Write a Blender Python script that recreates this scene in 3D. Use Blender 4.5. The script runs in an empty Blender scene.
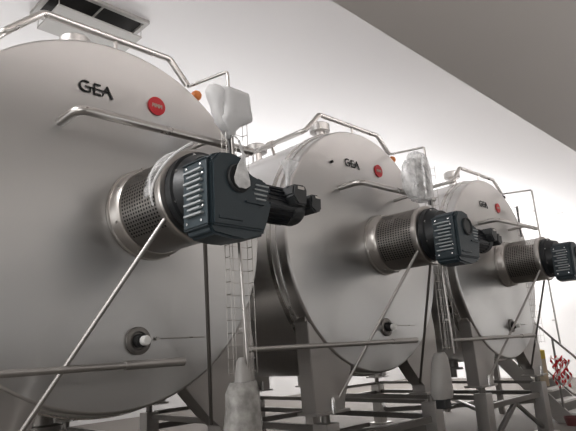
import bpy, bmesh, math, random
from mathutils import Vector, Matrix, noise
random.seed(7)
PI = math.pi
scene = bpy.context.scene
COL = scene.collection

# ------------------------------------------------------------------ materials
def mat(name, color, rough=.5, metal=0., bump=0., bscale=40., spec=.5, var=0., vscale=3., aniso=None, coat=0.):
    m = bpy.data.materials.new(name); m.use_nodes = True
    nt = m.node_tree; b = nt.nodes['Principled BSDF']
    b.inputs['Base Color'].default_value = (*color, 1)
    b.inputs['Roughness'].default_value = rough
    b.inputs['Metallic'].default_value = metal
    b.inputs['Specular IOR Level'].default_value = spec
    b.inputs['Coat Weight'].default_value = coat
    tc = nt.nodes.new('ShaderNodeTexCoord')
    if var or aniso:
        mp = nt.nodes.new('ShaderNodeMapping')
        nt.links.new(tc.outputs['Object'], mp.inputs['Vector'])
        if aniso: mp.inputs['Scale'].default_value = aniso
        n = nt.nodes.new('ShaderNodeTexNoise'); n.inputs['Scale'].default_value = vscale
        n.inputs['Detail'].default_value = 5
        nt.links.new(mp.outputs['Vector'], n.inputs['Vector'])
        r = nt.nodes.new('ShaderNodeMapRange')
        r.inputs['To Min'].default_value = 1 - var; r.inputs['To Max'].default_value = 1 + var
        nt.links.new(n.outputs['Fac'], r.inputs['Value'])
        mx = nt.nodes.new('ShaderNodeVectorMath'); mx.operation = 'SCALE'
        mx.inputs[0].default_value = color
        nt.links.new(r.outputs['Result'], mx.inputs['Scale'])
        nt.links.new(mx.outputs['Vector'], b.inputs['Base Color'])
        rr = nt.nodes.new('ShaderNodeMapRange')
        rr.inputs['To Min'].default_value = max(.02, rough - var * .5); rr.inputs['To Max'].default_value = rough + var * .5
        nt.links.new(n.outputs['Fac'], rr.inputs['Value'])
        nt.links.new(rr.outputs['Result'], b.inputs['Roughness'])
    if bump:
        n2 = nt.nodes.new('ShaderNodeTexNoise'); n2.inputs['Scale'].default_value = bscale; n2.inputs['Detail'].default_value = 3
        nt.links.new(tc.outputs['Object'], n2.inputs['Vector'])
        bp = nt.nodes.new('ShaderNodeBump'); bp.inputs['Strength'].default_value = bump; bp.inputs['Distance'].default_value = .01
        nt.links.new(n2.outputs['Fac'], bp.inputs['Height'])
        nt.links.new(bp.outputs['Normal'], b.inputs['Normal'])
    return m

M = {}
M['head'] = mat('brushed_steel_head', (.62, .62, .615), .32, 1., var=.03, vscale=1.6, aniso=(1, 1, 1))
M['shell'] = mat('polished_steel_shell', (.86, .855, .85), .28, 1., var=.04, vscale=2.)
M['rim'] = mat('polished_rim_steel', (.66, .65, .64), .28, 1.)
M['band'] = mat('steel_ring_band', (.55, .53, .51), .22, 1.)
M['pipe'] = mat('steel_pipe', (.56, .54, .52), .28, 1., var=.05, vscale=8)
M['leg'] = mat('matt_steel_plate', (.48, .465, .45), .42, 1., var=.08, vscale=3)
M['frame'] = mat('matt_steel_frame', (.25, .24, .228), .42, 1., var=.08, vscale=4)
M['guard'] = mat('perforated_steel', (.58, .555, .53), .30, 1., var=.06, vscale=9)
M['gear'] = mat('blue_grey_paint', (.027, .043, .053), .42, 0., bump=.12, bscale=120)
M['gearlit'] = mat('highlit_fin_paint', (.40, .43, .44), .30, 0.)  # gear paint made pale: highlights on the ribs put into the colour
M['flange'] = mat('black_flange_paint', (.012, .014, .016), .4)
M['motor'] = mat('black_motor_paint', (.012, .014, .017), .38)
M['box'] = mat('dark_box_paint', (.035, .038, .040), .45)
M['bolt'] = mat('bright_bolt_steel', (.8, .8, .8), .25, 1.)
M['black'] = mat('black_rubber', (.012, .012, .012), .6)
M['void'] = mat('dark_opening_sheet', (.01, .009, .008), .8)  # near-black colour for the shade inside the vent opening
M['ink'] = mat('dark_lettering', (.012, .012, .013), .6)
M['red'] = mat('red_badge', (.60, .025, .035), .45)
M['cream'] = mat('badge_lettering', (.50, .36, .30), .6)
M['orange'] = mat('orange_plastic', (.80, .26, .07), .45)
M['white'] = mat('white_plastic_wrap', (.92, .92, .92), .42, 0., bump=.5, bscale=14)
def add_translucent(m, f):
    nt = m.node_tree; out = [n for n in nt.nodes if n.type == 'OUTPUT_MATERIAL'][0]; b = nt.nodes['Principled BSDF']
    t_ = nt.nodes.new('ShaderNodeBsdfTranslucent'); t_.inputs['Color'].default_value = (.95, .95, .95, 1)
    mx = nt.nodes.new('ShaderNodeMixShader'); mx.inputs['Fac'].default_value = f
    nt.links.new(b.outputs[0], mx.inputs[1]); nt.links.new(t_.outputs[0], mx.inputs[2]); nt.links.new(mx.outputs[0], out.inputs['Surface'])
add_translucent(M['white'], .4)
M['bag'] = mat('shaded_white_bag', (.42, .41, .395), .45, 0., bump=.5, bscale=12)  # white plastic greyed: the shade on the bags is in the colour
M['cap'] = mat('white_cap', (.85, .85, .83), .4)
M['ceiling'] = mat('painted_ceiling', (.71, .70, .705), .8, 0., var=.015, vscale=.6)
M['wall'] = mat('painted_wall', (.82, .81, .80), .7, 0., var=.012, vscale=.7)
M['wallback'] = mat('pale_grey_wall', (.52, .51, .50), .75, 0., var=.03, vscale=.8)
M['wallgrey'] = mat('grey_wall', (.17, .166, .162), .7, 0., var=.03, vscale=.8)
M['floor'] = mat('epoxy_floor', (.12, .108, .096), .85, 0., var=.05, vscale=1.)
M['vent'] = mat('grey_vent_metal', (.36, .35, .335), .5, 0.)
M['card'] = mat('beige_roll', (.62, .53, .38), .8, 0., var=.06, vscale=8)
M['yellow'] = mat('yellow_core', (.72, .55, .10), .6)
M['tread'] = mat('pale_tread', (.78, .77, .75), .5)
M['bin'] = mat('dark_red_plastic', (.16, .05, .05), .5)
M['cable'] = mat('grey_cable', (.10, .10, .10), .5)

def slab_mat():
    m = mat('grey_slab', (.68, .635, .60), .75, 0., var=.04, vscale=.5)
    return m
M['slab'] = slab_mat()

def film(name, alpha, col=(.9, .9, .9)):
    m = bpy.data.materials.new(name); m.use_nodes = True
    nt = m.node_tree; nt.nodes.clear()
    out = nt.nodes.new('ShaderNodeOutputMaterial'); mix = nt.nodes.new('ShaderNodeMixShader')
    tr = nt.nodes.new('ShaderNodeBsdfTransparent')
    pb = nt.nodes.new('ShaderNodeBsdfPrincipled')
    pb.inputs['Base Color'].default_value = (*col, 1); pb.inputs['Roughness'].default_value = .22
    tc = nt.nodes.new('ShaderNodeTexCoord')
    n = nt.nodes.new('ShaderNodeTexNoise'); n.inputs['Scale'].default_value = 11; n.inputs['Detail'].default_value = 5
    nt.links.new(tc.outputs['Object'], n.inputs['Vector'])
    r = nt.nodes.new('ShaderNodeMapRange'); r.inputs['From Min'].default_value = .35; r.inputs['From Max'].default_value = .65
    r.inputs['To Min'].default_value = max(0, alpha - .25); r.inputs['To Max'].default_value = min(1, alpha + .25)
    nt.links.new(n.outputs['Fac'], r.inputs['Value'])
    bp = nt.nodes.new('ShaderNodeBump'); bp.inputs['Strength'].default_value = .6; bp.inputs['Distance'].default_value = .02
    nt.links.new(n.outputs['Fac'], bp.inputs['Height']); nt.links.new(bp.outputs['Normal'], pb.inputs['Normal'])
    nt.links.new(r.outputs['Result'], mix.inputs['Fac'])
    nt.links.new(tr.outputs[0], mix.inputs[1]); nt.links.new(pb.outputs[0], mix.inputs[2])
    nt.links.new(mix.outputs[0], out.inputs['Surface'])
    return m
M['film'] = film('clear_plastic_film', .5)
M['filmthin'] = film('thin_clear_film', .22)
M['filmshade'] = film('shaded_plastic_film', .8, (.45, .44, .42))  # film darkened, shade at the tray foot put into its colour
M['filmdense'] = film('cloudy_plastic_film', .72)

def stripe_mat():
    m = bpy.data.materials.new('red_white_tape'); m.use_nodes = True
    nt = m.node_tree; b = nt.nodes['Principled BSDF']; b.inputs['Roughness'].default_value = .4
    tc = nt.nodes.new('ShaderNodeTexCoord'); w = nt.nodes.new('ShaderNodeTexWave')
    w.bands_direction = 'DIAGONAL'; w.inputs['Scale'].default_value = 4.5
    nt.links.new(tc.outputs['Object'], w.inputs['Vector'])
    cr = nt.nodes.new('ShaderNodeValToRGB'); cr.color_ramp.interpolation = 'CONSTANT'
    cr.color_ramp.elements[0].color = (.70, .02, .03, 1); cr.color_ramp.elements[1].color = (.85, .82, .8, 1)
    cr.color_ramp.elements[1].position = .7
    nt.links.new(w.outputs['Fac'], cr.inputs['Fac']); nt.links.new(cr.outputs['Color'], b.inputs['Base Color'])
    return m
M['tape'] = stripe_mat()

def emit(name, col, s):
    m = bpy.data.materials.new(name); m.use_nodes = True
    b = m.node_tree.nodes['Principled BSDF']
    b.inputs['Base Color'].default_value = (.9, .9, .9, 1)
    b.inputs['Emission Color'].default_value = (*col, 1); b.inputs['Emission Strength'].default_value = s
    return m
M['streak'] = emit('glowing_streak', (1, .97, .93), 1.6)  # glow for the bright wall-ceiling joint, not a real luminaire

# ------------------------------------------------------------------ mesh builder
class MB:
    def __init__(s): s.bm = bmesh.new()
    def box(s, x0, x1, y0, y1, z0, z1, bev=0., rot=None):
        r = bmesh.ops.create_cube(s.bm, size=1)
        v = r['verts']
        for p in v: p.co = Vector(((x0 + x1) / 2 + p.co.x * (x1 - x0), (y0 + y1) / 2 + p.co.y * (y1 - y0), (z0 + z1) / 2 + p.co.z * (z1 - z0)))
        if rot: bmesh.ops.rotate(s.bm, verts=v, cent=((x0 + x1) / 2, (y0 + y1) / 2, (z0 + z1) / 2), matrix=rot)
        if bev:
            e = list({e for p in v for e in p.link_edges})
            bmesh.ops.bevel(s.bm, geom=e, offset=bev, segments=2, affect='EDGES', profile=.7)
        return s
    def bar(s, a, b, w, h=None):
        a, b = Vector(a), Vector(b); h = h or w
        d = b - a; L = d.length; q = d.to_track_quat('X', 'Z')
        r = bmesh.ops.create_cube(s.bm, size=1)
        for p in r['verts']: p.co = q @ Vector((p.co.x * L, p.co.y * w, p.co.z * h)) + (a + b) / 2
        e = list({e for p in r['verts'] for e in p.link_edges})
        bmesh.ops.bevel(s.bm, geom=e, offset=min(w, h) * .12, segments=2, affect='EDGES')
        return s
    def tube(s, pts, r, n=14, bend=0., cap=True, closed=False):
        pts = [Vector(p) for p in pts]
        if bend and len(pts) > 2:
            out = [pts[0]]
            for i in range(1, len(pts) - 1):
                a, b, c = pts[i - 1], pts[i], pts[i + 1]
                da, dc = (a - b), (c - b)
                t = min(bend, da.length * .48, dc.length * .48)
                p0, p2 = b + da.normalized() * t, b + dc.normalized() * t
                for k in range(7):
                    u = k / 6; out.append(p0 * (1 - u) ** 2 + b * 2 * u * (1 - u) + p2 * u * u)
            out.append(pts[-1]); pts = out
        rs = r if isinstance(r, (list, tuple)) else [r] * len(pts)
        t0 = (pts[1] - pts[0]).normalized()
        nrm = t0.orthogonal().normalized()
        rings = []
        m = len(pts)
        for i, p in enumerate(pts):
            if closed: t = (pts[(i + 1) % m] - pts[i - 1]).normalized()
            else: t = (pts[min(i + 1, m - 1)] - pts[max(i - 1, 0)]).normalized()
            nrm = (nrm - t * nrm.dot(t)).normalized(); bn = t.cross(nrm)
            rings.append([s.bm.verts.new(p + (nrm * math.cos(2 * PI * k / n) + bn * math.sin(2 * PI * k / n)) * rs[i]) for k in range(n)])
        for i in range(m if closed else m - 1):
            A, B = rings[i], rings[(i + 1) % m]
            for k in range(n): s.bm.faces.new((A[k], A[(k + 1) % n], B[(k + 1) % n], B[k]))
        if cap and not closed:
            s.bm.faces.new(rings[0][::-1]); s.bm.faces.new(rings[-1])
        return s
    def lathe(s, prof, o=(0, 0, 0), axis='Z', n=48, sx=1., sz=1., a0=0., a1=2 * PI, cap=True):
        """prof: (radius, along-axis). axis Y: radius in XZ"""
        full = abs(a1 - a0 - 2 * PI) < 1e-6
        rings = []
        N = n if full else n + 1
        for r, h in prof:
            ring = []
            for k in range(N):
                a = a0 + (a1 - a0) * k / n
                c, d = r * math.cos(a), r * math.sin(a)
                if axis == 'Z': v = (c, d, h)
                elif axis == 'Y': v = (c * sx, h, d * sz)
                else: v = (h, c, d)
                ring.append(s.bm.verts.new(Vector(v) + Vector(o)))
            rings.append(ring)
        for A, B in zip(rings, rings[1:]):
            for k in range(n):
                s.bm.faces.new((A[k], A[(k + 1) % N], B[(k + 1) % N], B[k]))
        if cap and full:
            if prof[0][0] > 1e-6: s.bm.faces.new(rings[0][::-1])
            if prof[-1][0] > 1e-6: s.bm.faces.new(rings[-1])
        return s
    def prism(s, poly, d0, d1, axis='Y', bev=0.):
        """poly in the plane normal to axis: Y->(x,z), X->(y,z), Z->(x,y)"""
        def mk(p, d):
            return {'Y': (p[0], d, p[1]), 'X': (d, p[0], p[1]), 'Z': (p[0], p[1], d)}[axis]
        A = [s.bm.verts.new(mk(p, d0)) for p in poly]; B = [s.bm.verts.new(mk(p, d1)) for p in poly]
        n = len(poly); fs = [s.bm.faces.new(A), s.bm.faces.new(B[::-1])]
        for k in range(n): fs.append(s.bm.faces.new((A[k], B[k], B[(k + 1) % n], A[(k + 1) % n])))
        if bev:
            e = list({e for f in fs for e in f.edges})
            bmesh.ops.bevel(s.bm, geom=e, offset=bev, segments=2, affect='EDGES')
        return s
    def loft(s, secs, n=32, amp=0., freq=6., seed=0., p=2.6, cap=True):
        """secs: (center, rx, ry) horizontal superellipse sections"""
        rings = []
        for c, rx, ry in secs:
            c = Vector(c); ring = []
            for k in range(n):
                a = 2 * PI * k / n; ca, sa = math.cos(a), math.sin(a)
                q = Vector((rx * math.copysign(abs(ca) ** (2 / p), ca), ry * math.copysign(abs(sa) ** (2 / p), sa), 0))
                w = c + q
                d = noise.noise((w + Vector((seed, 0, 0))) * freq) + .5 * noise.noise((w + Vector((seed, 3, 0))) * freq * 2.3)
                ring.append(s.bm.verts.new(w + (q.normalized() if q.length > 1e-6 else Vector((0, 0, 1))) * d * amp + Vector((0, 0, d * amp * .4))))
            rings.append(ring)
        for A, B in zip(rings, rings[1:]):
            for k in range(n): s.bm.faces.new((A[k], A[(k + 1) % n], B[(k + 1) % n], B[k]))
        if cap: s.bm.faces.new(rings[0][::-1]); s.bm.faces.new(rings[-1])
        return s
    def sheet(s, rows, th=.003):
        """rows of points -> thin solid sheet"""
        g = [[s.bm.verts.new(p) for p in r] for r in rows]
        fs = []
        for A, B in zip(g, g[1:]):
            for k in range(len(A) - 1): fs.append(s.bm.faces.new((A[k], A[k + 1], B[k + 1], B[k])))
        bmesh.ops.recalc_face_normals(s.bm, faces=fs)
        bmesh.ops.solidify(s.bm, geom=fs, thickness=th)
        return s
    def build(s, name, m, parent=None, off=(0, 0, 0), smooth=35):
        bmesh.ops.recalc_face_normals(s.bm, faces=s.bm.faces[:])
        if any(off): bmesh.ops.translate(s.bm, verts=s.bm.verts[:], vec=off)
        me = bpy.data.meshes.new(name); s.bm.to_mesh(me); s.bm.free()
        me.materials.append(m)
        if smooth:
            for p in me.polygons: p.use_smooth = True
            me.set_sharp_from_angle(angle=math.radians(smooth))
        o = bpy.data.objects.new(name, me); COL.objects.link(o)
        if parent: o.parent = parent
        return o

def tag(o, label=None, cat=None, group=None, kind=None):
    if label: o['label'] = label
    if cat: o['category'] = cat
    if group: o['group'] = group
    if kind: o['kind'] = kind
    return o
def empty(name, loc, label=None, cat=None, group=None):
    o = bpy.data.objects.new(name, None); COL.objects.link(o); o.location = loc
    o.empty_display_size = .1
    return tag(o, label, cat, group)
def dup(root, loc, label):
    r = root.copy(); COL.objects.link(r); r.location = loc; r['label'] = label
    def rec(src, par):
        for ch in [c for c in bpy.data.objects if c.parent == src]:
            c = ch.copy(); COL.objects.link(c); c.parent = par; rec(ch, c)
    rec(root, r)
    return r
def structure(mb, name, m, smooth=0):
    return tag(mb.build(name, m, smooth=smooth), kind='structure')

# ------------------------------------------------------------------ layout (metres)
CZ = 2.684                                     # height of the first tank's centre
TK = [(0, 0, 0), (3.3143, .0335, .063), (6.712, -.0223, .039)]   # the three tanks along X
R = 1.475; RZ = 1.006; CX = .035
BASE = 1.80                                    # tank centre above the underside of its legs
TO = (0, 0, BASE)
def tank_loc(k): return (TK[k][0], TK[k][1], CZ + TK[k][2] - BASE)
def W(k, p): return (TK[k][0] + p[0], TK[k][1] + p[1], CZ + TK[k][2] + p[2])

# ------------------------------------------------------------------ room
X0, X1, Y0, Y1, ZC = -7., 20.5, -10., 11., 6.2
t = .2
structure(MB().box(X0 - t, X1 + t, Y0 - t, Y1 + t, -.3, 0), 'floor', M['floor'])
structure(MB().box(X0 - t, X1 + t, Y0 - t, Y1 + t, ZC, ZC + .3), 'ceiling', M['ceiling'])
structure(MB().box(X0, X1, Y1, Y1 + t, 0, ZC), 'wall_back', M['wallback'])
structure(MB().box(X0, X1, Y0 - t, Y0, 0, ZC), 'wall_front', M['wallgrey'])
structure(MB().box(X0 - t, X0, Y0 - t, Y1 + t, 0, ZC), 'wall_left', M['wall'])
structure(MB().box(X1, X1 + t, Y0 - t, Y1 + t, 0, ZC), 'wall_right', M['wall'])
# mezzanine slab over the walkway the photo was taken from
structure(MB().box(X0, X1, Y0, -1.47, 4.28, 4.58, bev=.012), 'slab', M['slab'])
for i, (cx, cy) in enumerate(((-5.5, -7.5), (13.5, -7.5))):
    structure(MB().box(cx - .2, cx + .2, cy - .2, cy + .2, 0, 4.28), 'column_%d' % (i + 1), M['wall'])

# ------------------------------------------------------------------ the tank (built once, copied twice)
def build_tank(loc, label):
    root = empty('storage_tank', loc, label, 'tank', 'steel storage tanks in a row')
    P = lambda mb, name, m, par=root, **k: mb.build(name, m, par, TO, **k)
    L = 4.1
    def zsh(x): return -RZ * math.sqrt(max(0, R * R - (x - CX) ** 2))
    # shell: cladding cylinder with rolled front edge, closed back
    prof = [(1.45, .158), (1.467, .150), (R, .163), (R, L), (1.40, L + .14), (1.0, L + .26), (0, L + .30)]
    P(MB().lathe(prof, (CX, 0, 0), axis='Y', n=128, sz=RZ), 'shell', M['shell'])
    # head: flat face, tight knuckle, short turned rim
    kn = [(1.452, .155), (1.452, .035)]
    for i in range(1, 9):
        a = math.radians(78) * i / 8
        kn.append((1.422 + .030 * math.cos(a), .035 - .034 * math.sin(a)))
    yc = kn[-1][1]; rc = kn[-1][0]
    face = [(rc * (1 - i / 6), yc - .002 * i / 6) for i in range(0, 7)]
    P(MB().lathe(face, (CX, 0, 0), axis='Y', n=160, sz=RZ, cap=False), 'head', M['head'], smooth=11)
    P(MB().lathe(kn, (CX, 0, 0), axis='Y', n=160, sz=RZ, cap=False), 'head_rim', M['rim'], smooth=30)
    # ring band behind the knuckle
    P(MB().lathe([(R - .01, .20), (R + .013, .205), (R + .013, .26), (R - .01, .265)], (CX, 0, 0), axis='Y', n=128, sz=RZ, cap=False), 'ring_band', M['band'])
    # ---- lettering on the head: strokes on the plane y=-.093
    yf = -.0085
    lg = MB()
    def st(pts, w=.016):
        for a, b in zip(pts, pts[1:]):
            a, b = Vector(a), Vector(b); d = (b - a).normalized(); nn = Vector((-d.y, d.x)) * w / 2; e = d * w * .3
            lg.prism([a - nn - e, b - nn + e, b + nn + e, a + nn - e], yf + .002, yf - .004, 'Y')
    lx, lz = -.338, .973
    def q(x, z): return (lx + x, lz + z)
    arc = [q(.050 + .047 * math.cos(a), .043 + .043 * math.sin(a)) for a in [math.radians(v) for v in range(60, 300, 20)]]
    st(arc + [q(.088, .006), q(.088, .043)], .012)
    st([q(.050, .043), q(.245, .043)], .010)
    st([q(.170, .084), q(.122, .084), q(.122, .002), q(.175, .002)], .012)
    st([q(.190, .000), q(.228, .086)], .011)
    st([q(.228, .086), q(.276, -.004)], .016)
    P(lg, 'maker_lettering', M['ink'], smooth=0)
    # ---- round red badge with pale marks
    bx, bz = .352, 1.030
    bd = P(MB().lathe([(.083, yf + .004), (.083, yf - .004), (.0, yf - .004)], (bx, 0, bz), 'Y', n=40, cap=False), 'round_badge', M['red'])
    bl = MB()
    def st2(pts, w=.010):
        for a, b in zip(pts, pts[1:]):
            a, b = Vector(a), Vector(b); d = (b - a).normalized(); nn = Vector((-d.y, d.x)) * w / 2
            bl.prism([a - nn, b - nn, b + nn, a + nn], yf - .003, yf - .007, 'Y')
    for i in range(3):
        x = bx - .046 + i * .034
        st2([(x, bz - .018), (x + .004, bz + .018), (x + .014, bz - .004), (x + .024, bz + .018), (x + .024, bz - .018)])
    P(bl, 'badge_lettering', M['cream'], bd, smooth=0)
    # ---- upper handrail on the head
    hr = MB().tube([(-.47, -.0, .664), (-.47, -.30, .664), (1.18, -.285, .712)], .036, bend=.09)
    hr.tube([(.72, -.285, .70), (.66, -.22, .690), (.66, .0, .68)], .022, bend=.06)
    P(hr, 'upper_handrail', M['pipe'])
    # ---- lower pipe
    lp = MB().tube([(-2.20, -.235, -1.125), (.30, -.235, -1.122)], .024)
    lp.tube([(-.05, -.235, -1.122), (.44, -.235, -1.121)], .032)
    lp.tube([(-.3, -.235, -1.122), (-.3, -.05, -1.122)], .014)
    lp.tube([(.36, -.235, -1.122), (.36, -.05, -1.122)], .014)
    P(lp, 'lower_pipe', M['leg'])
    # ---- guard rail on the top
    gr = MB().tube([(-.88, 3.6, 1.33), (-.88, .20, 1.325), (-.855, .137, 1.335), (-.58, .137, 1.61), (.547, .085, 1.592), (.715, .045, 1.36)], .030, bend=.035)
    for y in (.70, 2.2, 3.4): gr.tube([(-.88, y, 1.33), (-.82, y, 1.20)], .02)
    gr.tube([(.02, .11, 1.60), (.02, .11, 1.45)], .016)
    P(gr, 'guard_rail', M['pipe'])
    # clamp blocks on the guard rail
    cb = MB()
    cb.lathe([(.042, -.05), (.042, .05)], (-.88, .70, 1.328), 'Y', n=20)
    P(cb, 'rail_clamp', M['guard'])
    # ---- top nozzles
    for (x, y, r) in ((-.16, .50, .11), (-.42, 1.45, .12), (-.1, 3.0, .15)):
        z0 = -zsh(x) - .03
        nz = P(MB().lathe([(r * .62, z0), (r * .62, z0 + .15), (r * .7, z0 + .16)], (x, y, 0), 'Z', n=32), 'nozzle', M['pipe'])
        P(MB().lathe([(r * 1.1, z0 + .155), (r * 1.22, z0 + .165), (r * 1.22, z0 + .255), (r * 1.05, z0 + .272), (0, z0 + .285)], (x, y, 0), 'Z', n=36), 'nozzle_cap', M['leg'], nz)
    # ---- side socket near the rail's end with its plug
    a = math.atan2(1.325, .84)
    c, s_ = math.cos(a), math.sin(a)
    sk = P(MB().tube([(1.46 * c, .09, 1.44 * s_), (1.535 * c, .085, 1.515 * s_)], .020), 'socket', M['pipe'])
    P(MB().lathe([(0, -.045), (.03, -.042), (.047, -.02), (.05, .01), (.036, .035), (0, .04)], (1.575 * c, .083, 1.555 * s_), 'X', n=24), 'plug', M['orange'], sk)
    # ---- drain port
    dx, dz = .185, -.950
    dp = P(MB().lathe([(.105, yf + .03), (.105, yf - .012), (.096, yf - .018), (.07, yf - .018), (.062, yf - .006), (0, yf - .006)], (dx, 0, dz), 'Y', n=40, cap=False), 'drain_port', M['frame'])
    P(MB().lathe([(.05, yf), (.05, yf - .05), (.043, yf - .055), (.043, yf - .075), (0, yf - .075)], (dx, 0, dz), 'Y', n=28, cap=False), 'drain_neck', M['black'], dp)
    P(MB().lathe([(.0, yf - .13), (.028, yf - .128), (.036, yf - .118), (.036, yf - .07)], (dx + .005, 0, dz - .002), 'Y', n=28, cap=False), 'drain_cap', M['cap'], dp)
    # small test cock with thin tube to the right of the port
    P(MB().tube([(.36, yf - .004, -.937), (.80, yf - .004, -.935)], .004, n=8).lathe([(.014, yf), (.014, yf - .02), (0, yf - .02)], (.345, 0, -.937), 'Y', n=14), 'sample_tube', M['pipe'])
    # ---- bottom outlet
    P(MB().lathe([(.05, -1.72), (.05, -1.60), (.16, -1.595), (.16, -1.565), (.09, -1.555), (.09, -1.44)], (-.12, .95, 0), 'Z', n=32), 'bottom_outlet', M['frame'])
    # ---- legs: box legs cut to the shell
    def leg(xo, ztop, xi, xib, xob, y0, y1):
        pts = [(xo, ztop)]
        for i in range(1, 15):
            x = xo + (xi - xo) * i / 14
            pts.append((x, zsh(x) + .03))
        sg = 1 if xi > xo else -1
        pts += [((xi * .75 + xib * .25), -1.42), ((xi * .35 + xib * .65), -1.58), (xib, -1.68), (xib, -1.775), (xob, -1.775)]
        return MB().prism(pts, y0, y1, 'Y', bev=.006)
    for y0, y1 in ((.0, .17), (3.4, 3.57)):
        for ar in ((-1.16, -.86, -.50, -.66, -1.12), (1.44, -1.0, .66, 1.04, 1.44)):
            if y0 < 1: y0_ = .09 if ar[0] > 0 else .02
            else: y0_ = y0
            lo = P(leg(*ar, y0_, y0_ + .19), 'support_leg', M['leg'], smooth=0)
            cxm = (ar[3] + ar[4]) / 2
            P(MB().box(min(ar[3:]) - .03, max(ar[3:]) + .03, y0_ - .04, y0_ + .23, -1.80, -1.773, bev=.004), 'foot_plate', M['leg'], lo)
            P(MB().lathe([(.022, -1.80), (.022, -1.66), (.012, -1.64), (0, -1.64)], (cxm, y0_ - .03, 0), 'Z', n=12), 'levelling_bolt', M['bolt'], lo)
            if y0 < 1 and ar[0] < 0:
                P(MB().box(ar[0] - .012, ar[0] + .07, y0_ + .02, y0_ + .17, -.875, -.825, bev=.006), 'top_lug', M['pipe'], lo)
    return root

L0 = 'brushed steel storage tank nearest the camera, left of the other two'
L1 = 'brushed steel storage tank in the middle of the row of three'
L2 = 'brushed steel storage tank farthest off, nearest the stairs'
tanks = [build_tank(tank_loc(0), L0)]
tanks.append(dup(tanks[0], tank_loc(1), L1)); tanks.append(dup(tanks[0], tank_loc(2), L2))

for par in [c for c in bpy.data.objects if c.parent == tanks[2] and c.name.startswith('socket')]:
    for c in [c for c in bpy.data.objects if c.parent == par]:
        c.data = c.data.copy(); c.data.materials.clear(); c.data.materials.append(M['black'])
bo = MB().lathe([(.016, .0), (.016, -.028), (.012, -.03), (0, -.03)], (-.593, 0, .96), 'Y', n=16).build('boss', M['black'], tanks[1], TO)

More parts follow.
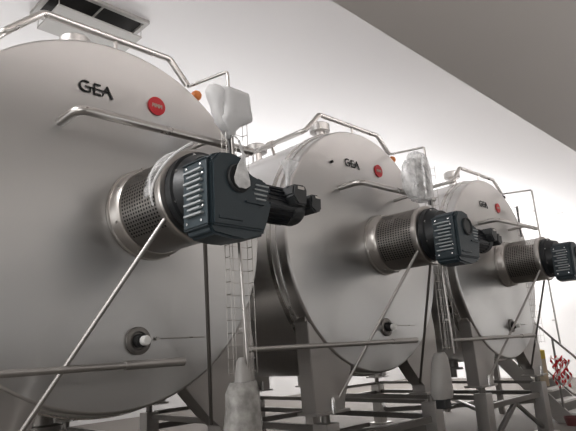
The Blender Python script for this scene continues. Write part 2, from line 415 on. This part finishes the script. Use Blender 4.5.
# ------------------------------------------------------------------ agitator drive
AX, AZ = .28, .05
GO = (0, 0, 0)
def build_drive(loc, label):
    root = empty('gear_motor', loc, label, 'gear motor', 'agitator gear motors on the tank fronts')
    P = lambda mb, name, m, par=root, **k: mb.build(name, m, par, (0, 0, 0), **k)
    o = (AX, 0, AZ)
    # base ring on the head
    br = MB().lathe([(.32, .0), (.376, -.004), (.376, -.03), (.366, -.034), (.362, -.12), (.345, -.145), (.33, -.145), (.33, -.02)], o, 'Y', n=72, cap=False)
    for a in range(0, 360, 45):
        r = math.radians(a + 20); br.lathe([(.010, -.10), (.010, -.12), (0, -.12)], (AX + .362 * math.cos(r), 0, AZ + .362 * math.sin(r)), 'Y', n=10)
    P(br, 'base_ring', M['guard'])
    # perforated sleeve, real holes over the upper part, solid below
    pm = MB(); r0 = .338; ya, yb = -.13, -.66
    n_a, n_y = 56, 15
    a_lo, a_hi = math.radians(-35), math.radians(228)
    hf = .27
    def pt(a, y): return pm.bm.verts.new((AX + r0 * math.cos(a), y, AZ + r0 * math.sin(a)))
    da = (a_hi - a_lo) / n_a; dy = (yb - ya) / n_y
    grid = [[pt(a_lo + i * da, ya + j * dy) for j in range(n_y + 1)] for i in range(n_a + 1)]
    for i in range(n_a):
        for j in range(n_y):
            c = [grid[i][j], grid[i + 1][j], grid[i + 1][j + 1], grid[i][j + 1]]
            if j in (0, n_y - 1) or (i % 28) == 0:
                pm.bm.faces.new(c); continue
            ai, yj = a_lo + (i + .5) * da, ya + (j + .5) * dy
            h = [pt(ai + sa * da * hf, yj + sy * dy * hf) for sa, sy in ((-1, -1), (1, -1), (1, 1), (-1, 1))]
            for k in range(4): pm.bm.faces.new((c[k], c[(k + 1) % 4], h[(k + 1) % 4], h[k]))
    n_s = 30
    g2 = [[pt(a_hi + (2 * PI - (a_hi - a_lo)) * i / n_s, y) for y in (ya, yb)] for i in range(n_s + 1)]
    for i in range(n_s): pm.bm.faces.new((g2[i][0], g2[i + 1][0], g2[i + 1][1], g2[i][1]))
    bmesh.ops.solidify(pm.bm, geom=pm.bm.faces[:], thickness=.004)
    P(pm, 'perforated_sleeve', M['guard'])
    P(MB().lathe([(.28, -.02), (.28, -.30), (.25, -.32), (.25, -.67)], o, 'Y', n=40), 'dark_drum', M['flange'])  # added black drum, makes the sleeve's holes read dark
    # end ring
    P(MB().lathe([(.335, -.640), (.348, -.645), (.348, -.685), (.338, -.695), (.28, -.70), (.28, -.655)], o, 'Y', n=72, cap=False), 'end_ring', M['guard'])
    # black flange and adaptor
    fl = P(MB().lathe([(.22, -.68), (.305, -.70), (.305, -.765), (.285, -.775), (.27, -.81), (.25, -.87)], o, 'Y', n=64), 'mounting_flange', M['flange'])
    for a in range(0, 360, 45):
        r = math.radians(a + 22)
        P(MB().lathe([(.014, -.76), (.014, -.785), (0, -.785)], (AX + .280 * math.cos(r), 0, AZ + .280 * math.sin(r)), 'Y', n=6), 'bolt', M['bolt'], fl)
    # gearbox housing
    poly = [(.045, -.30), (.08, -.335), (.22, -.352), (.34, -.345), (.522, -.305), (.532, -.19), (.60, -.11), (.625, -.03), (.605, .05), (.555, .10), (.485, .115),
            (.425, .090), (.375, .14), (.325, .205), (.265, .24), (.15, .235), (.075, .205), (.045, .16)]
    hs = MB().prism(poly, -.845, -1.11, 'Y', bev=.018)
    hs.prism([(.055, -.28), (.50, -.28), (.50, -.20), (.33, .215), (.24, .235), (.12, .22), (.055, .15)], -1.09, -1.135, 'Y', bev=.012)
    hs.box(.33, .50, -1.150, -1.12, -.10, -.085, bev=.004)
    hs.box(.10, .30, -1.145, -1.12, -.235, -.215, bev=.004)
    gb = P(hs, 'gearbox_housing', M['gear'])
    # ribbed side cover
    cv = MB().box(.028, .075, -.865, -1.10, -.275, .165, bev=.012)
    P(cv, 'side_cover', M['gear'], gb)
    rb = MB()
    for i in range(9):
        z = -.195 + i * .037
        y0, y1 = (-.885, -1.075) if i % 2 == 0 else (-.925, -1.06)
        rb.box(.000, .036, y1, y0, z - .007, z + .007, bev=.005)
    P(rb, 'cooling_rib', M['gearlit'], gb)
    for y, z in ((-.90, .135), (-1.055, .135), (-.90, -.245), (-1.055, -.245), (-1.075, .07), (-1.075, -.15)):
        P(MB().lathe([(0, -.004), (.009, -.002), (.012, .014)], (.018, y, z), 'X', n=10), 'cover_bolt', M['bolt'], gb)
    # round shaft cover
    P(MB().lathe([(.100, -1.12), (.100, -1.150), (.092, -1.158), (.082, -1.150), (.082, -1.142), (0, -1.142)], (.275, 0, .060), 'Y', n=44, cap=False), 'shaft_cover', M['box'], gb)
    # louvres of the input stage
    lv = MB()
    for i in range(5): lv.box(.45 - i * .014, .575 - i * .012, -1.122, -1.09, .045 - i * .034, .057 - i * .034, bev=.004)
    P(lv, 'louvre', M['gearlit'], gb)
    # motor
    my, mz = -.985, -.025
    mt = P(MB().lathe([(.10, .54), (.128, .56), (.128, .86)], (0, my, mz), 'X', n=40), 'motor_body', M['motor'])
    fn = MB()
    for k in range(24):
        a = 2 * PI * k / 24
        rot = Matrix.Rotation(a, 3, 'X')
        p0 = Vector((0, .126, 0)); 
        r_ = bmesh.ops.create_cube(fn.bm, size=1)
        for v in r_['verts']:
            u = Vector((.71 + v.co.x * .26, .132 + v.co.y * .02, v.co.z * .006)); v.co = rot @ u + Vector((0, my, mz))
    P(fn, 'motor_fin', M['motor'], mt, smooth=0)
    P(MB().lathe([(.13, .845), (.138, .855), (.138, .93), (.125, .965), (.09, .985), (0, .985)], (0, my, mz), 'X', n=40), 'fan_cover', M['box'])
    tb = P(MB().prism([(.735, .01), (.755, .092), (.875, .10), (.895, .06), (.885, -.055), (.79, -.06)], -1.20, -1.06, 'Y', bev=.012), 'terminal_box', M['box'])
    P(MB().box(.79, .855, -1.206, -1.199, .058, .080, bev=.002), 'rating_plate', M['guard'], tb)
    eb = P(MB().prism([(.955, -.05), (.97, .055), (1.06, .06), (1.085, .03), (1.08, -.06), (1.02, -.085)], -1.17, -1.02, 'Y', bev=.012).tube([(.90, -1.09, .01), (.98, -1.09, .0)], .03), 'end_box', M['box'])
    P(MB().box(1.01, 1.06, -1.176, -1.169, .028, .045, bev=.002), 'rating_plate', M['guard'], eb)
    return root
drives = [build_drive(W(0, (0, 0, 0)), 'dark blue-grey gear motor with perforated guard on the nearest tank')]
drives.append(dup(drives[0], W(1, (0, 0, 0)), 'dark gear motor with perforated guard on the middle tank'))
drives.append(dup(drives[0], W(2, (0, 0, 0)), 'dark gear motor on the farthest tank, cut off by the right edge'))

# ------------------------------------------------------------------ stays and posts carrying the drives
names = ['nearest tank', 'middle tank', 'farthest tank']
for k in range(3):
    o = MB().tube([W(k, (.012, -.65, -.155)), W(k, (-.006, -.635, -.19)), W(k, (-.74, .03, -1.66))], .016, n=12).build('stay_rod', M['leg'])
    tag(o, 'thin diagonal steel rod running down left from the %s\'s perforated guard' % names[k], 'rod', 'diagonal rods under the drives')
    o = MB().tube([W(k, (.42, -.90, -.345)), W(k, (.42, -.559, -.23)), W(k, (.93, .085, -1.645))][1:], .016, n=12).build('support_post', M['frame'])
    tag(o, 'thin dark steel post from under the %s\'s gearbox to its right leg' % names[k], 'post', 'thin posts under the gearboxes')

# ------------------------------------------------------------------ stands
def build_stand(loc, label):
    root = empty('tank_stand', loc, label, 'stand', 'steel stands under the tanks')
    xs, ys, H = (-.87, 1.21), (.12, 3.50), .855
    for x in xs:
        for y in ys:
            cl = MB().box(x - .10, x + .10, y - .10, y + .10, 0.03, H - .06, bev=.02).build('column', M['leg'], root)
            MB().box(x - .17, x + .17, y - .17, y + .17, 0, .03, bev=.005).build('base_plate', M['leg'], cl)
            MB().lathe([(.045, H - .07), (.045, H + .02), (.11, H + .024), (.11, H + .028)], (x, y, 0), 'Z', n=24).build('levelling_foot', M['frame'], cl)
    zb = (.70, .64)
    for x, z in zip(xs, (.735, .62)):
        MB().bar((x, ys[0] + .08, z), (x, ys[1] - .08, z), .065).build('long_beam', M['frame'], root)
    for y in ys:
        MB().bar((xs[0] + .08, y, .60), (xs[1] - .08, y, .60), .075).build('cross_beam', M['frame'], root)
    MB().bar((xs[0] + .03, 1.9, .68), (xs[1] - .03, 1.9, .66), .06).build('cross_beam', M['frame'], root)
    MB().bar((xs[1], ys[0] + .08, .79), (xs[1], ys[1] - .08, .79), .05).build('long_beam', M['frame'], root)
    MB().bar((xs[0] + .08, ys[1] - .02, .78), (xs[1] - .08, ys[1] - .02, .78), .05).build('cross_beam', M['frame'], root)
    MB().bar((xs[0] + .08, 1.1, .50), (xs[1] - .08, 1.1, .50), .05).build('cross_beam', M['frame'], root)
    m = (xs[0] + xs[1]) / 2
    for x in xs:
        MB().bar((m, ys[0], .57), (x + (.1 if x < m else -.1), ys[0], .10), .055).build('brace', M['frame'], root)
    MB().bar((xs[0] + .06, ys[0] + .06, .54), (xs[1] - .06, 1.9, .56), .055).build('brace', M['frame'], root)
    MB().bar((xs[1] - .06, ys[0] + .06, .50), (xs[0] + .06, 1.9, .52), .055).build('brace', M['frame'], root)
    MB().bar((xs[0] + .06, 1.9, .54), (xs[1] - .06, ys[1] - .06, .56), .055).build('brace', M['frame'], root)
    return root
def stand_loc(k): return (TK[k][0], TK[k][1], 0)
stands = [build_stand(stand_loc(0), 'steel column and beam stand under the nearest tank')]
stands.append(dup(stands[0], stand_loc(1), 'steel column and beam stand under the middle tank'))
stands.append(dup(stands[0], stand_loc(2), 'steel column and beam stand under the farthest tank'))

for k in (1, 2): stands[k].scale.z = (CZ + TK[k][2] - BASE) / (CZ - BASE)

# ------------------------------------------------------------------ wire cable trays with their hoop posts
def build_tray(loc, label):
    root = empty('cable_tray', loc, label, 'cable tray', 'wire cable trays beside the tanks')
    z1, z0 = 1.10, -1.25; y = -.40
    tr = MB()
    xs = (.74, .82, .90, .98)
    for x in xs: tr.tube([(x, y, z0), (x, y, z1)], .003, n=6)
    for x in (xs[0], xs[-1]): tr.tube([(x, y - .06, z0), (x, y - .06, z1)], .003, n=6)
    k = 0; z = z0 + .02
    while z < z1:
        tr.tube([(xs[0], y - .06, z), (xs[0], y, z), (xs[-1], y, z), (xs[-1], y - .06, z)], .003, n=6); z += .10
    tr.build('wire_basket', M['pipe'], root)
    po = MB().tube([(.72, .047, 1.352), (.785, -.455, 1.318), (.885, -.46, -1.30)], .014, bend=.03)
    po.bar((.80, -.46, .95), (.80, -.40, .95), .02).bar((.87, -.46, -.9), (.87, -.40, -.9), .02)
    po.build('post', M['pipe'], root)
    cb = MB()
    for i, (dx, r) in enumerate(((.80, .012), (.82, .009), (.84, .008))):
        cb.tube([(dx, y - .02, z1 - .02), (dx + .006, y - .02, z1 - .12), (dx, y - .02, .75), (dx + .01, y - .02, .55)], r, n=8)
    cb.lathe([(.02, z1 - .1), (.02, z1 - .02), (.012, z1)], (.82, y - .02, 0), 'Z', n=14)
    cb.build('cable', M['cable'], root)
    return root
trays = [build_tray(W(0, (0, 0, 0)), 'upright wire cable tray and hoop post beside the nearest tank')]
trays.append(dup(trays[0], W(1, (0, 0, 0)), 'upright wire cable tray and hoop post beside the middle tank'))
trays.append(dup(trays[0], W(2, (0, 0, 0)), 'upright wire cable tray and hoop post beside the farthest tank'))

for c in [c for c in bpy.data.objects if c.parent == trays[2] and not c.name.startswith('post')]: c.location.y += .27

# ------------------------------------------------------------------ plastic wrapped things
def crumple(name, k, secs, m, seed, label=None, cat=None, parent=None, amp=.012, p=4.5, freq=8):
    o = MB().loft([(W(k, c), rx, ry) for c, rx, ry in secs], n=48, amp=amp, freq=freq, seed=seed, p=p).build(name, m, parent, smooth=70)
    if label: tag(o, label, cat)
    return o
y = -.44
wb = crumple('wrapped_box', 0, [((.80, y, .70), .025, .03), ((.79, y, .76), .05, .05), ((.79, y, .82), .10, .08), ((.815, y, .855), .14, .10), ((.84, y, .875), .152, .11), ((.845, y, .90), .152, .115),
     ((.845, y, 1.00), .145, .115), ((.835, y, 1.08), .142, .115), ((.825, y, 1.115), .138, .11), ((.815, y, 1.13), .12, .09)], M['white'], 0.,
     'control box wrapped in white plastic beside the top of the nearest tank', 'wrapped box')
crumple('plastic_fold', 0, [((.76, y, .74), .03, .03), ((.72, y, .82), .07, .05), ((.69, y, .90), .08, .06), ((.68, y, .96), .06, .06), ((.665, y, 1.02), .075, .07), ((.66, y, 1.08), .085, .075), ((.675, y, 1.125), .07, .06), ((.70, y, 1.14), .03, .03)],
     M['white'], 2., parent=wb, amp=.022, p=2.4, freq=10)
wc = crumple('wrapped_box', 1, [((.56, y, .56), .12, .08), ((.60, y, .62), .17, .10), ((.60, y, .72), .175, .11), ((.60, y, .90), .165, .11), ((.60, y, 1.05), .155, .10), ((.60, y, 1.14), .14, .09), ((.59, y, 1.18), .12, .07), ((.57, y, 1.21), .05, .03)], M['film'], 5.1,
     'cable box in cloudy clear plastic beside the top of the middle tank', 'wrapped box', amp=.016, p=4.)
crumple('plastic_fold', 1, [((.42, y, .58), .08, .06), ((.38, y, .70), .11, .07), ((.36, y, .84), .12, .07), ((.37, y, .98), .10, .06), ((.40, y, 1.06), .05, .05)], M['film'], 8., parent=wc, amp=.03, p=2.4, freq=9)
MB().tube([W(1, (.60, y, .60)), W(1, (.60, y, 1.12))], .045).build('cable_loop', M['vent'], wc)

# film strip hanging from the wrapped box down over the gear motor's round cover
rows = []
P0, P1, P2 = Vector(W(0, (.79, -.46, .72))), Vector(W(0, (.50, -.92, .50))), Vector(W(0, (.29, -1.185, .20)))
for i in range(15):
    u = i / 14
    c = P0 * (1 - u) ** 2 + P1 * 2 * u * (1 - u) + P2 * u * u
    w = .010 + .012 * u * u + .003 * math.sin(i * 1.7)
    rows.append([c + Vector((.8, .2, 0)).normalized() * w * s_ + Vector((0, .008 * math.sin(i * 2 + s_ * 3), 0)) for s_ in (-1, -.33, .33, 1)])
for z, w in ((.14, .035), (.10, .055), (.05, .07), (.01, .065), (-.015, .03)):
    c = Vector(W(0, (.282, -1.172, z)))
    rows.append([c + Vector((w * s_, .004 * math.sin(z * 90 + s_ * 4), 0)) for s_ in (-1, -.33, .33, 1)])
tag(MB().sheet(rows).build('plastic_strip', M['filmdense'], smooth=60), 'strip of plastic film hanging over the round cover of the nearest gear motor', 'plastic strip')

# torn white wrap on the nearest guard
def on_guard(a, y, r=.43):
    a = math.radians(a); return Vector(W(0, (AX + r * math.cos(a), y, AZ + r * math.sin(a))))
def arc3(pts, n=8):
    out = []
    for (a, r_, y_), (a2, r2, y2) in zip(pts, pts[1:]):
        for i in range(n): u = i / n; out.append(on_guard(a + (a2 - a) * u, y_ + (y2 - y_) * u, r_ + (r2 - r_) * u))
    out.append(on_guard(pts[-1][0], pts[-1][2], pts[-1][1])); return out
SA = [(198, .352, -.61), (184, .354, -.60), (160, .356, -.575), (140, .358, -.56), (124, .362, -.60)]
SB = [(190, .353, -.605), (172, .356, -.64), (148, .358, -.74), (121, .36, -.87)]
tw = MB()
A_, B_ = arc3(SA, 6), arc3(SB, 8)
tw.sheet([[A_[i] + (B_[i] - A_[i]) * t_ for t_ in (0, .25, .5, .75, 1)] for i in range(25)], .003)
tw.sheet([[on_guard(188 - i * 7, -.50 - .004 * i, .350), on_guard(186 - i * 7, -.55 - .003 * i, .352), on_guard(184 - i * 7, -.60 + .004 * i, .354)] for i in range(8)], .003)
wrap = tw.build('plastic_wrap', M['filmthin'], smooth=60)
tag(wrap, 'torn clear plastic wrap with white edges on the nearest perforated guard', 'plastic wrap')
rp = MB()
rp.tube(A_, .007, n=8); rp.tube(B_, .008, n=8)
rp.tube(arc3([(124, .362, -.60), (121, .355, -.72), (121, .36, -.87)]), .005, n=8)
rp.build('wrap_edge', M['white'], wrap)

# crinkled film flare where the nearest motor's cable leaves the terminal box
cc = MB().loft([(W(0, (.755, -1.13, .085)), .018, .018), (W(0, (.76, -1.13, .12)), .014, .014), (W(0, (.765, -1.13, .17)), .022, .02), (W(0, (.785, -1.13, .23)), .05, .04), (W(0, (.80, -1.13, .285)), .078, .055)],
               n=26, amp=.010, freq=16, seed=4., cap=False)
bmesh.ops.solidify(cc.bm, geom=cc.bm.faces[:], thickness=.003)
tag(cc.build('plastic_sleeve', M['filmdense'], smooth=60), 'flared plastic sleeve standing on the nearest gear motor\'s terminal box', 'plastic sleeve')

# wrapped bundles at the foot of the trays
b1 = MB().loft([(W(0, (0.820, -.46, -1.12)), .02, .02), (W(0, (0.810, -.46, -1.17)), .028, .03), (W(0, (0.820, -.46, -1.22)), .055, .05), (W(0, (0.830, -.46, -1.34)), .072, .06), (W(0, (0.830, -.46, -1.42)), .06, .06)],
          n=30, amp=.014, freq=10, seed=1.).build('hanging_bag', M['bag'], smooth=60)
tag(b1, 'big white plastic bag hanging at the foot of the nearest cable tray', 'plastic bag', 'wrapped cable ends')
MB().loft([(W(0, (0.820, -.46, -1.30)), .10, .08), (W(0, (0.820, -.46, -1.38)), .14, .10), (W(0, (0.825, -.46, -1.5)), .145, .11), (W(0, (0.820, -.46, -1.7)), .155, .12), (W(0, (0.820, -.46, -1.95)), .16, .12)],
          n=40, amp=.022, freq=8, seed=3.).build('outer_wrap', M['filmshade'], b1, smooth=60)
b2 = MB().loft([(W(1, (.60, -.42, -1.28)), .05, .05), (W(1, (.61, -.42, -1.33)), .095, .08), (W(1, (.60, -.42, -1.41)), .11, .085), (W(1, (.60, -.42, -1.48)), .125, .09), (W(1, (.58, -.42, -1.60)), .145, .10),
                (W(1, (.565, -.42, -1.72)), .16, .10), (W(1, (.57, -.42, -1.79)), .14, .09)], n=36, amp=.014, freq=9, seed=6.).build('hanging_bag', M['bag'], smooth=60)
tag(b2, 'white plastic bag hanging at the foot of the middle cable tray', 'plastic bag', 'wrapped cable ends')
MB().box(*(lambda a, b: (a[0], b[0], a[1], b[1], a[2], b[2]))(W(1, (.50, -.48, -1.90)), W(1, (.64, -.36, -1.76))), bev=.01).build('cable_end', M['box'], b2)

# ------------------------------------------------------------------ ceiling vent
vz = 5.95
v = empty('ceiling_vent', (.97, 2.62, vz), 'grey ceiling vent with a plate hung below its dark opening', 'vent')
MB().box(-.585, .585, -.34, .34, -.012, .012, bev=.006).build('deflector_plate', M['vent'], v)
fr = MB()
for a in ((-.66, .66, -.42, -.36), (-.66, .66, .36, .42), (-.66, -.60, -.36, .36), (.60, .66, -.36, .36)): fr.box(a[0], a[1], a[2], a[3], ZC - vz - .05, ZC - vz, bev=.004)
fr.build('vent_frame', M['vent'], v)
MB().box(-.6, .6, -.36, .36, ZC - vz - .012, ZC - vz - .002).build('opening_shade', M['void'], v)  # dark sheet instead of a hole, the duct's shade as colour
MB().box(-.006, .006, -.36, .36, ZC - vz - .05, ZC - vz - .02).build('divider', M['vent'], v)
for x in (-.575, .575):
    for y in (-.33, .33): MB().tube([(x, y, 0), (x, y, ZC - vz)], .006, n=8).build('hanger_rod', M['vent'], v)

# ------------------------------------------------------------------ glowing strip added for the light along the wall-ceiling joint
sl = empty('joint_streak', (X1 - .06, 2.0, 6.12), 'thin glowing strip added for the bright joint of end wall and ceiling', 'light streak')
MB().box(.02, .06, -2.0, 2.0, -.03, .03, bev=.005).build('housing', M['wall'], sl)
MB().box(-.02, .02, -1.96, 1.0, -.025, .025, bev=.008).build('streak_face', M['streak'], sl)

# ------------------------------------------------------------------ stairs by the far tank
sx0, sx1 = 9.15, 10.05
st_ = empty('steel_staircase', (9.6, 0, 0), 'steel staircase with pale treads behind the farthest tank', 'staircase')
def sp(x, y, z): return (x - 9.6, y, z)
n = 9; dz = .205; dyy = .185
for x in (sx0, sx1):
    MB().prism([(.02, 0.0), (.34, 0.0), (.34 + n * dyy, n * dz - .02), (.30 + n * dyy, n * dz + .06), (n * dyy + .08, n * dz + .06), (.02, .10)], x - 9.6 - .02, x - 9.6 + .02, 'X').build('stringer', M['leg'], st_, smooth=0)
for i in range(n):
    MB().box(sx0 - 9.58, sx1 - 9.62, i * dyy - .02, i * dyy + .22, (i + 1) * dz - .04 - .03, (i + 1) * dz - .03, bev=.006).build('tread', M['tread'], st_)
MB().box(sx0 - 9.6, sx1 - 9.6, n * dyy + .1, n * dyy + 1.6, n * dz + .06, n * dz + .12, bev=.004).build('landing', M['tread'], st_)
for x in (sx0,):
    pts = [sp(x, -.27, .42), sp(x, -.27, 1.02), sp(x, -.16, 1.17), sp(x, .19, 1.53), sp(x, .50, 1.87), sp(x, 1.7, 3.1)]
    rl = MB().tube(pts, .02, bend=.08)
    rl.tube([sp(x, -.27, .44), sp(x, -.02, .50), sp(x, .42, .98), sp(x, 1.7, 2.3)], .016, bend=.1)
    for y in (.19, .9, 1.6): rl.tube([sp(x, y, max(.1, y * 1.1 - .05)), sp(x, y, 1.34 + y * 1.05)], .02)
    rl.build('handrail', M['frame'], st_)
for y in (1.8, 3.1):
    for x in (sx0, sx1): MB().box(x - 9.65, x - 9.55, y - .05, y + .05, 0, n * dz + .06).build('landing_post', M['frame'], st_)
# barrier tape
tp = MB()
for i in range(9):
    y = -.05 + .032 * i; z0 = .62 + .07 * (i % 4); z1 = 1.12 + .04 * (i % 3)
    tp.sheet([[(sx0 - .04 - .03 * (i % 2) + .02 * math.sin(j + i), y + .04 * math.sin(j * 1.1 + i * 2.1), z0 + (z1 - z0) * j / 10), (sx0 - .03 - .02 * (i % 2), y + .045 + .04 * math.sin(j * 1.1 + i * 2.1 + .5), z0 + (z1 - z0) * j / 10 + .012)] for j in range(11)], .002)
tag(tp.build('barrier_tape', M['tape'], smooth=0), 'red and white barrier tape wound round the stair handrail', 'barrier tape')
# beige roll
rl = empty('insulation_roll', (9.01, .42, .66), 'upright beige roll with yellow end by the stair handrail', 'roll')
MB().lathe([(.09, 0), (.095, .02), (.095, .63), (.085, .65)], (0, 0, 0), 'Z', n=32).build('roll_body', M['card'], rl)
MB().lathe([(.097, .50), (.099, .52), (.099, .655), (.05, .67), (0, .67)], (0, 0, 0), 'Z', n=32, cap=False).build('roll_end', M['yellow'], rl)
# dark red bin
bn = empty('waste_bin', (8.90, -.02, 0), 'dark red waste bin at the foot of the stairs', 'bin')
MB().lathe([(.11, 0), (.135, .11), (.135, .13), (.12, .13), (.10, .02), (0, .02)], (0, 0, 0), 'Z', n=32, cap=False).build('bin_body', M['bin'], bn)
MB().lathe([(.138, .125), (.144, .135), (.138, .15), (.125, .145)], (0, 0, 0), 'Z', n=32, cap=False).build('bin_rim', M['bin'], bn)

# ------------------------------------------------------------------ light
def area(name, loc, sx, sy, power, rot=(0, 0, 0), col=(1, .99, .985), spread=PI):
    l = bpy.data.lights.new(name, 'AREA'); l.shape = 'RECTANGLE'; l.size = sx; l.size_y = sy; l.energy = power; l.color = col; l.spread = spread
    o = bpy.data.objects.new(name, l); COL.objects.link(o); o.location = loc; o.rotation_euler = rot
    return o
area('fill_back', (10, 7.0, 2.4), 22, 1.2, 880, rot=(PI, 0, 0))  # added unseen fill, aimed up to brighten the bay ceiling
area('fill_mezzanine', (6, -8.2, 5.0), 22, 1.0, 1150, rot=(PI, 0, 0))  # added fill without fixture, lifts the ceiling above the mezzanine
area('ceiling_light_mezzanine', (6, -8.4, 6.1), 22, 1.5, 1300)
area('ceiling_light_right', (14.5, 7.0, 6.12), 4, 3, 350)
area('fill_right', (16.5, 8.5, 2.4), 6, 1.2, 1000, rot=(PI, 0, 0))  # added fill out of view, brightens the ceiling's right end
area('ceiling_light_left', (-4.6, 1.2, 6.1), 3, 4, 450)
area('fill_walkway_up', (11, -7.0, 1.52), 24, 1.4, 600, rot=(PI, 0, 0))  # added fill behind the camera, lights the slab from below
area('fill_walkway_side', (-6.9, -5.6, 2.6), 6.5, 2.4, 150, rot=(PI / 2, 0, PI / 2 * 3))  # no window here: added side fill for floor, slab and gear sides
w = bpy.data.worlds.new('World'); scene.world = w; w.use_nodes = True
w.node_tree.nodes['Background'].inputs[0].default_value = (.8, .8, .8, 1)
w.node_tree.nodes['Background'].inputs[1].default_value = .3

# ------------------------------------------------------------------ camera
cam = bpy.data.cameras.new('Camera'); co = bpy.data.objects.new('Camera', cam); COL.objects.link(co)
r = Vector((.70423633, -.70758378, -.05810658)); u = Vector((-.12862759, -.20765131, .96970917)); f = Vector((.69821639, .67543032, .2372504))
mtx = Matrix((( r.x, u.x, -f.x, -2.0505), (r.y, u.y, -f.y, -3.8309), (r.z, u.z, -f.z, 1.6), (0, 0, 0, 1)))
co.matrix_world = mtx
cam.sensor_fit = 'HORIZONTAL'; cam.sensor_width = 36; cam.lens = 36 * 550.08 / 576
cam.clip_start = .05
scene.camera = co
vs = scene.view_settings
vs.view_transform = 'Standard'; vs.look = 'None'; vs.exposure = .08; vs.gamma = 1; vs.use_curve_mapping = False
scene.cycles.use_denoising = True
scene.cycles.max_bounces = 10
